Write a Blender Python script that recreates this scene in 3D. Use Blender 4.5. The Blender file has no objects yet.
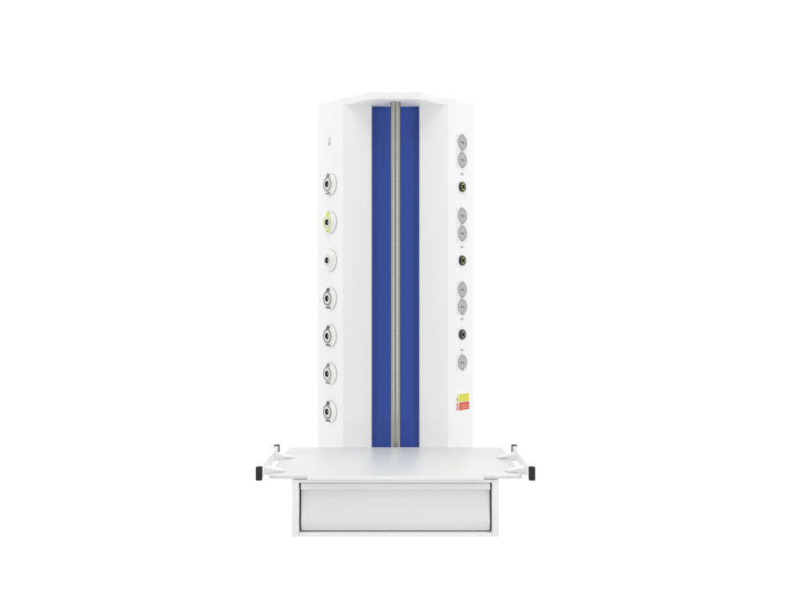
import bpy, bmesh, math
from mathutils import Vector, Matrix

# ------------------------------------------------------------------ camera
S = bpy.context.scene
K = 2.45 / 935.0            # metres per photo pixel at the front plane of the column
CAMZ = 1.30
CAM = bpy.data.cameras.new('camera')
cam = bpy.data.objects.new('camera', CAM)
S.collection.objects.link(cam)
cam.location = (0, -2.45, CAMZ)
cam.rotation_euler = (math.radians(90), 0, 0)
CAM.sensor_width = 36.0
CAM.lens = 36.0 * 935.0 / 799.0
CAM.shift_x = 4.0 / 799.0
CAM.shift_y = -2.0 / 799.0
CAM.clip_start = 0.05
CAM.clip_end = 500
S.camera = cam

# ------------------------------------------------------------------ studio light
W = bpy.data.worlds.new('World')
S.world = W
W.use_nodes = True
nt = W.node_tree
nt.nodes.clear()
out = nt.nodes.new('ShaderNodeOutputWorld')
bg = nt.nodes.new('ShaderNodeBackground')
tc = nt.nodes.new('ShaderNodeTexCoord')
sep = nt.nodes.new('ShaderNodeSeparateXYZ')
mr = nt.nodes.new('ShaderNodeMapRange')
mr.interpolation_type = 'SMOOTHSTEP'
mr.inputs['From Min'].default_value = -0.80
mr.inputs['From Max'].default_value = -0.02
mr.inputs['To Min'].default_value = 0.54      # studio behind the camera
mr.inputs['To Max'].default_value = 1.10      # white cyclorama behind and beside the product
nt.links.new(tc.outputs['Generated'], sep.inputs[0])
nt.links.new(sep.outputs['Y'], mr.inputs['Value'])
bg.inputs['Color'].default_value = (1, 1, 1, 1)
nt.links.new(mr.outputs['Result'], bg.inputs['Strength'])
nt.links.new(bg.outputs[0], out.inputs[0])

def softbox(loc, aim, sx, sy, power):
    L = bpy.data.lights.new('softbox', 'AREA')
    L.shape = 'RECTANGLE'; L.size = sx; L.size_y = sy; L.energy = power
    o = bpy.data.objects.new('softbox', L)
    S.collection.objects.link(o)
    o.location = loc
    o.rotation_euler = (Vector(aim) - Vector(loc)).to_track_quat('-Z', 'Y').to_euler()
softbox((-2.1, -2.4, 1.40), (0, 0, 1.35), 0.9, 1.9, 12)
softbox((2.0, -2.6, 1.40), (0, 0, 1.35), 0.45, 1.9, 16)
softbox((0, -1.6, 3.9), (0, 0, 1.0), 1.8, 1.2, 13)

S.view_settings.view_transform = 'Standard'
S.view_settings.look = 'None'
S.view_settings.exposure = 0.07
S.view_settings.gamma = 1.0
S.render.engine = 'CYCLES'
S.cycles.use_denoising = True
S.cycles.use_adaptive_sampling = False
S.cycles.use_light_tree = True
S.cycles.max_bounces = 16

# ------------------------------------------------------------------ materials
def mat(name, col, rough=0.4, metal=0.0, bump=0.0, scale=600.0, var=0.0, coat=0.0, aniso=False, spec=0.5):
    m = bpy.data.materials.new(name); m.use_nodes = True
    n = m.node_tree.nodes; l = m.node_tree.links
    p = n['Principled BSDF']
    p.inputs['Base Color'].default_value = (*col, 1)
    p.inputs['Roughness'].default_value = rough
    p.inputs['Metallic'].default_value = metal
    p.inputs['Coat Weight'].default_value = coat
    p.inputs['Specular IOR Level'].default_value = spec
    t = n.new('ShaderNodeTexCoord')
    if var or bump:
        nz = n.new('ShaderNodeTexNoise'); nz.inputs['Scale'].default_value = 9.0; nz.inputs['Detail'].default_value = 6.0
        l.new(t.outputs['Object'], nz.inputs['Vector'])
        r = n.new('ShaderNodeMapRange')
        r.inputs['To Min'].default_value = max(0.02, rough - var); r.inputs['To Max'].default_value = rough + var
        l.new(nz.outputs['Fac'], r.inputs['Value']); l.new(r.outputs['Result'], p.inputs['Roughness'])
    if bump:
        fz = n.new('ShaderNodeTexNoise'); fz.inputs['Scale'].default_value = scale; fz.inputs['Detail'].default_value = 3.0
        src = t.outputs['Object']
        if aniso:
            mp = n.new('ShaderNodeMapping'); mp.inputs['Scale'].default_value = aniso
            l.new(src, mp.inputs['Vector']); src = mp.outputs['Vector']
        l.new(src, fz.inputs['Vector'])
        b = n.new('ShaderNodeBump'); b.inputs['Strength'].default_value = bump; b.inputs['Distance'].default_value = 0.001
        l.new(fz.outputs['Fac'], b.inputs['Height']); l.new(b.outputs['Normal'], p.inputs['Normal'])
    return m

M = dict(
    white=mat('white_powder_coat', (.89, .89, .89), .42, bump=.06, scale=900, var=.05),
    grey_white=mat('pale_grey_powder_coat', (.86, .86, .86), .42, bump=.06, scale=900, var=.05),
    shelf=mat('satin_white_shelf_enamel', (.74, .74, .74), .33, bump=.03, scale=500, var=.05),
    drawer=mat('light_grey_drawer_enamel', (.80, .80, .80), .40, bump=.05, scale=900, var=.05),
    blue=mat('blue_powder_coat', (.025, .076, .385), .36, bump=.08, scale=900, var=.06),
    steel=mat('brushed_stainless_steel', (.36, .36, .338), .28, metal=1.0),
    black=mat('black_rubber', (.012, .012, .013), .5, var=.08),
    dark=mat('dark_joint_shade_and_spacer', (.03, .03, .032), .7, var=.05),  # shade of the drawer joint as a dark colour; spacers share it
    charcoal=mat('charcoal_ring_print', (.13, .13, .13), .5, var=.05),
    midgrey=mat('grey_ring_print', (.27, .27, .27), .5, var=.05),
    paleprint=mat('pale_grey_print', (.52, .52, .52), .5, var=.05),
    lid=mat('grey_socket_plastic', (.45, .45, .45), .45, var=.06),
    tab=mat('darker_grey_socket_tab', (.33, .33, .33), .45, var=.06),
    liddark=mat('dark_grey_socket_mark', (.16, .16, .16), .5, var=.05),
    bezel=mat('satin_light_plastic', (.70, .70, .69), .3, var=.06),
    plastic=mat('white_plastic', (.86, .86, .855), .35, var=.06),
    lime=mat('lime_yellow_plastic', (.68, .76, .12), .4, var=.06),
    green=mat('green_yellow_insulation', (.34, .56, .10), .45, var=.06),
    sage=mat('blue_green_plastic', (.32, .50, .46), .45, var=.06),
    yellow=mat('yellow_sticker', (.72, .68, .03), .45, var=.06),
    red=mat('red_sticker', (.62, .045, .04), .45, var=.06),
    orange=mat('pale_orange_print', (.78, .30, .16), .5, var=.06),
    sticker=mat('white_sticker', (.82, .80, .78), .5, var=.06),
)

M['steel'].node_tree.nodes['Principled BSDF'].inputs['Specular Tint'].default_value = (.16, .16, .13, 1)

# ------------------------------------------------------------------ helpers
def finish(name, bm, m, parent, loc=(0, 0, 0), rotz=0.0, label=None, smooth=35):
    bmesh.ops.recalc_face_normals(bm, faces=bm.faces)
    me = bpy.data.meshes.new(name)
    bm.to_mesh(me); bm.free()
    me.materials.append(M[m])
    if smooth:
        for p in me.polygons: p.use_smooth = True
        me.set_sharp_from_angle(angle=math.radians(smooth))
    o = bpy.data.objects.new(name, me)
    S.collection.objects.link(o)
    o.parent = parent
    o.location = loc; o.rotation_euler = (0, 0, rotz)
    if label: o['label'] = label
    return o

def bevel(bm, w, seg=2, ang=25):
    if w <= 0: return
    es = [e for e in bm.edges if len(e.link_faces) == 2 and e.calc_face_angle(0) > math.radians(ang)]
    bmesh.ops.bevel(bm, geom=es, offset=w, segments=seg, profile=.5, affect='EDGES', clamp_overlap=True)

def prism_into(bm, pts, a0, a1, axis='z'):
    """Extrude the 2D outline pts from a0 to a1; axis z: pts are (x,y); axis x: pts are (y,z); axis y: pts are (x,z)."""
    def P(p, a):
        return {'z': (p[0], p[1], a), 'x': (a, p[0], p[1]), 'y': (p[0], a, p[1])}[axis]
    lo = [bm.verts.new(P(p, a0)) for p in pts]
    hi = [bm.verts.new(P(p, a1)) for p in pts]
    bm.faces.new(lo[::-1]); bm.faces.new(hi)
    n = len(pts)
    for i in range(n):
        bm.faces.new((lo[i], lo[(i+1) % n], hi[(i+1) % n], hi[i]))

def prism(pts, a0, a1, axis='z', bev=0.0, seg=2, ang=25):
    bm = bmesh.new(); prism_into(bm, pts, a0, a1, axis)
    bmesh.ops.recalc_face_normals(bm, faces=bm.faces)
    bevel(bm, bev, seg, ang); return bm

def box_into(bm, c, d):
    x, y, z = c; a, b, e = (q / 2 for q in d)
    prism_into(bm, [(x-a, y-b), (x+a, y-b), (x+a, y+b), (x-a, y+b)], z-e, z+e)

def box(c, d, bev=0.0, seg=2):
    bm = bmesh.new(); box_into(bm, c, d)
    bmesh.ops.recalc_face_normals(bm, faces=bm.faces)
    bevel(bm, bev, seg); return bm

def lathe(prof, n=48, axis='y'):
    """Revolve (radius, height) pairs; height runs towards -Y (out of the panel)."""
    bm = bmesh.new(); rings = []
    for r, h in prof:
        if r < 1e-6:
            rings.append([bm.verts.new((0, -h, 0) if axis == 'y' else (0, 0, h))])
        else:
            ring = []
            for i in range(n):
                a = 2 * math.pi * i / n
                ring.append(bm.verts.new((r*math.cos(a), -h, r*math.sin(a)) if axis == 'y' else (r*math.cos(a), r*math.sin(a), h)))
            rings.append(ring)
    for A, B in zip(rings, rings[1:]):
        for i in range(n):
            j = (i+1) % n
            if len(A) == 1 and len(B) == 1: continue
            if len(A) == 1: bm.faces.new((A[0], B[i], B[j]))
            elif len(B) == 1: bm.faces.new((A[i], A[j], B[0]))
            else: bm.faces.new((A[i], A[j], B[j], B[i]))
    return bm

def rounded(pts, radii, seg=8):
    """Round the corners of a 2D polygon; radii is one value per corner."""
    res = []; n = len(pts)
    for i in range(n):
        p = Vector(pts[i]); a = Vector(pts[i-1]); b = Vector(pts[(i+1) % n]); r = radii[i]
        if r <= 0: res.append(tuple(p)); continue
        u = (a-p).normalized(); v = (b-p).normalized()
        th = u.angle(v); t = min(r / math.tan(th/2), .48*(a-p).length, .48*(b-p).length)
        p0 = p+u*t; p1 = p+v*t
        for k in range(seg+1):
            s = k/seg
            res.append(tuple(p0*(1-s)**2 + p*2*s*(1-s) + p1*s*s))
    return res

def sheet(pts, h0, h1):      # printed mark lying on a panel: (x,z) outline, from h0 to h1 out of the panel
    return prism(pts, -h0, -h1, 'y')

def rect(x0, z0, x1, z1): return [(x0, z0), (x1, z0), (x1, z1), (x0, z1)]

# ------------------------------------------------------------------ the column
Z_PLATE0 = CAMZ + 198.7*K        # underside of the cap
Z_PLATE1 = CAMZ + 206.5*K
Z_SHELF = CAMZ - 149.0*K         # upper face of the shelf
Z_BASE = Z_SHELF - 0.085         # the column ends behind the drawer
root = bpy.data.objects.new('medical_pendant', None)
S.collection.objects.link(root)
root.location = (0, 0, Z_BASE)
root['label'] = 'white medical supply pendant with blue channel, steel pole, outlets, shelf and drawer'
root['category'] = 'medical pendant'
def zl(z): return z - Z_BASE
def zpix(y, r=1.0): return CAMZ + (298.0-y)*K*r - Z_BASE
TOP = zl(Z_PLATE0); BOT = 0.0

P0 = (24.4*K, 0.0); P1 = (53.7*K, 27*K); P2 = (83.2*K, 63.5*K)
REC = 36*K                       # depth of the blue channel
ang = math.atan2(P2[1]-P1[1], P2[0]-P1[0])       # tilt of the side panels

# rear shell
for_body = [(-82.2*K, 70*K), (-82.2*K, 148*K), (-62*K, 168*K), (62*K, 168*K), (82.2*K, 148*K), (82.2*K, 70*K),
            (50*K, 42*K), (-50*K, 42*K)]
finish('rear_housing', prism(for_body, BOT, TOP-.0005, 'z', .003), 'white', root)
# blue channel lining
finish('channel_lining', prism([(-24.2*K, REC), (24.2*K, REC), (24.2*K, REC+.004), (-24.2*K, REC+.004)], BOT, TOP-.0005), 'blue', root,
       label='blue back panel of the vertical channel')
for s in (-1, 1):
    g = 0.0003
    fl = rounded([(s*P0[0], P1[1]), (s*(P1[0]-g), P1[1]-g), (s*(P1[0]-.012), P1[1]+.012), (s*P0[0], REC+.006)], [.0055, 0, 0, 0], 8)
    finish('front_panel', prism(fl, BOT, TOP+.002, 'z', .0008, 2, 40), 'grey_white', root)
    nx, ny = -math.sin(ang)*.008, math.cos(ang)*.008
    sd = [(s*P1[0], P1[1]), (s*P2[0], P2[1]), (s*P2[0], P2[1]+.012), (s*(P2[0]-.006), P2[1]+.016), (s*(P1[0]+nx), P1[1]+ny)]
    finish('side_panel', prism(sd, BOT, zl(Z_PLATE1)-.0004, 'z', .0012), 'white', root)

# cap
cap = []
right = [(24.6*K, -.0025), (48.5*K, 25.2*K), (P1[0]-.0006, P1[1]-.0002), (P1[0]-.013, P1[1]+.013), (P2[0]-.016, P2[1]+.014), (P2[0]-.010, 74*K), (P2[0]+.0015, 74*K), (P2[0]+.0015, 149*K), (63*K, 170*K)]
cap = right + [(-x, y) for x, y in right[::-1]]
rr = [.05, .03, 0, 0, 0, 0, .003, .02, .02]
cap = rounded(cap, rr + rr[::-1], 10)
finish('top_cap', prism(cap, TOP, zl(Z_PLATE1), 'z', .0015, 2, 40), 'white', root)

# pole
pr = 5.1*K
pole_y = 14*K
pt = zl(Z_PLATE0)-.0003
bm = lathe([(0, .0)] + [(pr, pt*i/60) for i in range(61)] + [(0, pt)], 64, 'z')
pole = finish('steel_pole', bm, 'steel', root, (0, pole_y, 0), label='vertical stainless steel pole in the channel')

# ------------------------------------------------------------------ gas outlets on the left panel
def on_panel(s, t):
    return (s*(P1[0]+(P2[0]-P1[0])*t), P1[1]+(P2[1]-P1[1])*t)
def R(t): return 1 + (P1[1]+(P2[1]-P1[1])*t)/2.45

def gas_outlet(y, ring, label, mark=True, pointer=True):
    x, yy = on_panel(-1, .49)
    h = finish('gas_outlet', lathe([(0, -.002), (.0300, -.002), (.0300, .0035), (.0288, .0052), (.0222, .0060), (.0212, .0068), (.0212, .0098), (.0204, .0108), (.0086, .0108), (.0086, .0015), (0, .0015)], 56),
               'plastic', root, (x, yy, zpix(y, R(.49))), -ang, label)
    finish('base_shade_ring', lathe([(.0290, -.001), (.0308, -.001), (.0308, .0010), (.0302, .0016), (.0290, .0016), (.0290, -.001)], 56), 'lid', h)  # grey ring paints in the shaded edge of the outlet base
    if ring:
        finish('colour_ring', lathe([(.0165, .0106), (.0165, .0115), (.0192, .0115), (.0197, .0112), (.0197, .0106), (.0165, .0106)], 56), ring, h)
        if pointer:
            finish('pointer', sheet([(-.0075, .0185), (.0075, .0185), (.0028, .0245), (.0020, .0290), (-.0020, .0290), (-.0028, .0245)], .0052, .0114), ring, h)
        if mark:
            b = bmesh.new()
            prism_into(b, rect(-.0105, -.0268, -.0040, -.0228), -.0052, -.0090, 'y')
            prism_into(b, rect(-.0015, -.0275, .0060, -.0235), -.0052, -.0090, 'y')
            finish('lettering', b, ring, h)
    finish('bezel', lathe([(.0085, .0104), (.0085, .0122), (.0098, .0132), (.0138, .0128), (.0152, .0118), (.0152, .0104), (.0085, .0104)], 56), 'bezel', h)
    finish('socket_opening', lathe([(.0085, .0122), (.0079, .0122), (.0076, .0030), (0, .0030)], 40), 'black', h)
    finish('probe_pin', lathe([(0, .0031), (.0036, .0031), (.0036, .0085), (.0028, .0096), (.0014, .0096), (.0012, .0080), (0, .0080)], 32), 'steel', h)
    return h

outs = [(184.5, 'midgrey', 'gas outlet with grey ring, topmost on the left panel'),
        (222.5, 'lime', 'gas outlet with lime yellow ring and pointer'),
        (260.5, None, 'plain white gas outlet without a ring'),
        (298.5, 'charcoal', 'gas outlet with dark ring just below the plain white one'),
        (336.0, 'charcoal', 'gas outlet with dark ring between two other grey ringed outlets'),
        (373.7, 'midgrey', 'gas outlet with paler grey ring, second from the bottom'),
        (411.5, 'charcoal', 'gas outlet with dark ring, lowest on the left panel')]
for y, ring, lab in outs:
    gas_outlet(y, ring, lab)

# small printed symbol above the outlets
x, yy = on_panel(-1, .535)
b = bmesh.new()
prism_into(b, [(-.0058, .0080), (-.0028, .0080), (.0008, .0008), (-.0008, .0000)], .001, -.0006, 'y')
prism_into(b, [(.0085, .0100), (.0060, .0108), (.0010, .0000), (.0024, .0000)], .001, -.0006, 'y')
prism_into(b, [(-.0060, -.0105), (.0050, -.0105), (.0062, -.0020), (-.0040, -.0020)], .001, -.0006, 'y')
finish('printed_symbol', b, 'paleprint', root, (x, yy, zpix(141.0, R(.5))), -ang, smooth=0)

# ------------------------------------------------------------------ sockets and earth terminals on the right panel
TR = .535
def power_socket(y, label=None):
    x, yy = on_panel(1, TR)
    pl = finish('power_socket', prism(rounded(rect(-.0245, -.0225, .0245, .0225), [.003]*4, 5), .001, -.0016, 'y', .0005), 'plastic', root, (x, yy, zpix(y, R(TR))), ang, label)
    finish('round_lid', lathe([(0, .0012), (.0205, .0012), (.0205, .0036), (.0198, .0045), (.0186, .0045), (.0178, .0034), (.0150, .0036), (.0120, .0042), (0, .0042)], 48), 'lid', pl)
    b = bmesh.new()
    prism_into(b, rect(-.0095, -.0024, .0055, .0012), -.0030, -.0050, 'y')
    finish('lettering', b, 'liddark', pl)
    finish('hinge_tab', prism(rounded(rect(-.0075, .0165, .0045, .0222), [.0015]*4, 4), -.0014, -.0052, 'y', .0006), 'lid', pl)
    finish('pull_tab', prism(rounded(rect(-.0040, -.0222, .0030, -.0180), [.0015]*4, 4), -.0014, -.0056, 'y', .0006), 'tab', pl)
    return pl
for y, lab in [(142.5, 'round grey power socket, topmost on the right panel'), (160.0, 'round grey power socket above the upper earth terminal'),
               (215.8, 'round grey power socket just below the upper earth terminal'), (233.3, 'round grey power socket above the middle earth terminal'),
               (289.5, 'round grey power socket just below the middle earth terminal'), (306.8, 'round grey power socket above the lower earth terminal'),
               (362.3, 'round grey power socket below the lower earth terminal')]:
    power_socket(y, lab)

def earth_terminal(y, tint, label):
    x, yy = on_panel(1, TR)
    c = finish('earth_terminal', lathe([(.0082, -.001), (.0135, -.001), (.0135, .0050), (.0126, .0062), (.0098, .0062), (.0090, .0045), (.0090, .0015), (.0082, -.001)], 40), 'black', root,
               (x, yy, zpix(y, R(TR))), ang, label)
    finish('colour_ring', lathe([(.0048, .0005), (.0096, .0005), (.0096, .0058), (.0048, .0050), (.0048, .0005)], 40), tint, c)
    finish('contact_pin', lathe([(0, .0005), (.0060, .0005), (.0060, .0105), (.0052, .0115), (.0024, .0115), (.0022, .0100), (0, .0100)], 40), 'black', c)
    finish('pin_tip', lathe([(0, .0099), (.0020, .0099), (.0018, .0122), (0, .0126)], 24), 'bezel', c)
earth_terminal(187.0, 'lime', 'black earth terminal with lime ring, topmost of the three')
earth_terminal(260.5, 'green', 'black earth terminal with green ring, middle of the three')
earth_terminal(334.5, 'sage', 'black earth terminal, lowest of the three')

for y, lab in [(174.0, None), (247.0, None), (319.0, None), (350.0, None)]:
    x, yy = on_panel(1, TR+.005)
    b = bmesh.new()
    for k in (-1, 0, 1):
        prism_into(b, rect(k*.0050-.0021, -.0028, k*.0050+.0021, .0028), .001, -.0006, 'y')
    finish('printed_lettering', b, 'paleprint', root, (x, yy, zpix(y, R(TR))), ang, smooth=0)

# warning sticker
x, yy = on_panel(1, .545)
st = finish('warning_sticker', sheet(rect(-.030, -.0225, .0335, .0225), -.001, .0005), 'sticker', root, (x, yy, zpix(402.0, R(.545))), ang,
            'yellow and red warning sticker low on the right panel', smooth=0)
finish('yellow_field', sheet(rect(-.0140, .0010, .0330, .0220), .0004, .0009), 'yellow', st, smooth=0)
finish('red_field', sheet(rect(-.0140, -.0220, .0330, -.0010), .0004, .0009), 'red', st, smooth=0)
b = bmesh.new()
for z in (-.0075, -.0125, -.0170):
    prism_into(b, rect(-.0085, z-.0013, .0270, z+.0013), -.0008, -.0012, 'y')
finish('red_field_lettering', b, 'orange', st, smooth=0)
b = bmesh.new()
for z in (.0165, .0110, .0055):
    prism_into(b, rect(-.0060, z-.0008, .0200, z+.0008), -.0008, -.0012, 'y')
finish('yellow_field_lettering', b, 'lime', st, smooth=0)
tri = finish('warning_triangle', sheet([(-.0285, .0030), (-.0155, .0030), (-.0220, .0190)], .0004, .0009), 'yellow', st, smooth=0)
finish('triangle_mark', sheet(rect(-.0232, .0060, -.0208, .0130), .0008, .0012), 'charcoal', tri, smooth=0)
b = bmesh.new()
for (px, pz) in ((-.0220, -.0060), (-.0220, -.0160)):
    prism_into(b, [(px+.0050*math.cos(a*math.pi/8), pz+.0042*math.sin(a*math.pi/8)) for a in range(16)], -.0004, -.0009, 'y')
finish('red_symbols', b, 'red', st, smooth=0)
b = bmesh.new()
for (px, pz) in ((-.0220, -.0060), (-.0220, -.0160)):
    prism_into(b, rect(px-.0034, pz-.0009, px+.0034, pz+.0009), -.0008, -.0012, 'y')
finish('symbol_bars', b, 'sticker', st, smooth=0)

# ------------------------------------------------------------------ shelf
def cy(Z): return Z - 2.45          # distance from the lens -> world y
YF = cy(2.052)
sh_pts = rounded([(-.2798, YF), (.2798, YF), (.2798, -.004), (-.2798, -.004)], [.016, .016, .014, .014], 8)
SZ = zl(Z_SHELF)
shelf = finish('shelf', prism(sh_pts, SZ-.0065, SZ, 'z', .0012, 2, 40), 'shelf', root, label='satin white shelf with blurred reflections')
finish('front_lip', box((0, YF-.0012, SZ-.0048), (.388, .0024, .0080), .0008), 'white', shelf)
# plate that carries the shelf on the column
finish('mounting_bracket', prism([(-.0025, SZ-.0068), (.0080, SZ-.0095), (.0880, SZ-.0260), (.0880, SZ-.069), (-.0025, SZ-.069)], -.05, .05, 'x', .0015), 'white', root)

# ------------------------------------------------------------------ drawer cabinet
CT = SZ - .0092; CB = zl(CAMZ - 239.0*2.056/935); HW = .2278; CYF = cy(2.056); CYB = cy(2.40)
cab = bmesh.new()
sw = .0150
box_into(cab, (-HW+sw/2, (CYF+CYB)/2, (CT+CB)/2), (sw, CYB-CYF, CT-CB))
box_into(cab, (HW-sw/2, (CYF+CYB)/2, (CT+CB)/2), (sw, CYB-CYF, CT-CB))
iw = 2*(HW-sw)-.0006
box_into(cab, (0, (CYF+CYB)/2+.0004, CT-.0035), (iw, CYB-CYF-.0008, .0070))
box_into(cab, (0, (CYF+CYB)/2+.0004, CB+.0040), (iw, CYB-CYF-.0008, .0080))
box_into(cab, (0, CYB-.003, (CT+CB)/2), (iw, .004, CT-CB-.016))
bmesh.ops.recalc_face_normals(cab, faces=cab.faces)
bevel(cab, .0008)
cabinet = finish('drawer_cabinet', cab, 'white', root)
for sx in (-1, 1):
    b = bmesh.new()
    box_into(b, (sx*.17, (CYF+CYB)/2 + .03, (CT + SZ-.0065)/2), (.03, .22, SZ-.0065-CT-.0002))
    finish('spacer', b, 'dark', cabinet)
# added dark frame imitating the shade in the joint around the drawer
b = bmesh.new()
IT = CT-.0070; IB = CB+.0080; IW = HW-sw
sy = CYF+.026
box_into(b, (-IW+.0030, sy, (IT+IB)/2), (.0055, .006, IT-IB-.0004))
box_into(b, (IW-.0030, sy, (IT+IB)/2), (.0055, .006, IT-IB-.0004))
box_into(b, (0, sy, IT-.0025), (2*IW-.013, .006, .0046))
box_into(b, (0, sy, IB+.0025), (2*IW-.013, .006, .0046))
finish('joint_shade', b, 'dark', cabinet)
# drawer: one profile swept across
DW = IW-.0042
DT = IT-.0020; DB = IB+.0036
zc = zl(CAMZ - 191.5*2.058/935)      # lower edge of the grip lip
zk = zl(CAMZ - 225.0*2.058/935)      # crease low on the front
yf = CYF+.0015
prof = [(yf+.30, DT), (yf+.0030, DT), (yf, zc), (yf+.0015, zc-.0004), (yf+.0110, zc+.003), (yf+.0125, zc-.002), (yf+.0112, zc-.014), (yf+.0085, (zc+zk)/2-.006), (yf+.0050, zk+.004),
        (yf+.0042, zk), (yf+.0100, DB), (yf+.30, DB)]
finish('drawer', prism(prof, -DW, DW, 'x', .0008, 2, 30), 'drawer', root, label='light grey drawer front with a grip lip along its upper edge')

# ------------------------------------------------------------------ side rails
rz = zl(CAMZ-.382)
for s in (-1, 1):
    r0, r1 = cy(2.036), cy(2.342)
    rx = s*.297
    rail = finish('side_rail', box((rx, (r0+r1)/2, rz), (.0100, r1-r0, .0250), .0008), 'white', root)
    for yc in (cy(2.030)+.006, cy(2.334)+.006):
        finish('end_cap', prism(rounded(rect(rx-.0068, rz-.0150, rx+.0068, rz+.0150), [.0022]*4, 5), yc-.006, yc+.006, 'y', .0008), 'black', rail)
    for yc in (cy(2.105), cy(2.285)):
        # arm: thick at the rail, tapering over the shelf
        pts = [(s*.2922, yc-.016), (s*.2922, yc+.016), (s*.270, yc+.0125), (s*.254, yc+.0105), (s*.2485, yc+.006), (s*.2485, yc-.006), (s*.254, yc-.0105), (s*.270, yc-.0125)]
        a = bmesh.new(); prism_into(a, pts, SZ+.0003, SZ+.010)
        for v in a.verts:
            if v.co.z > SZ+.005:
                f = (abs(v.co.x)-.2485)/(.2922-.2485)
                v.co.z = SZ+.0030+.010*f
            elif abs(v.co.x) > .285:
                v.co.z = SZ-.006
        bmesh.ops.recalc_face_normals(a, faces=a.faces)
        bevel(a, .0016)
        finish('rail_bracket', a, 'white', rail)
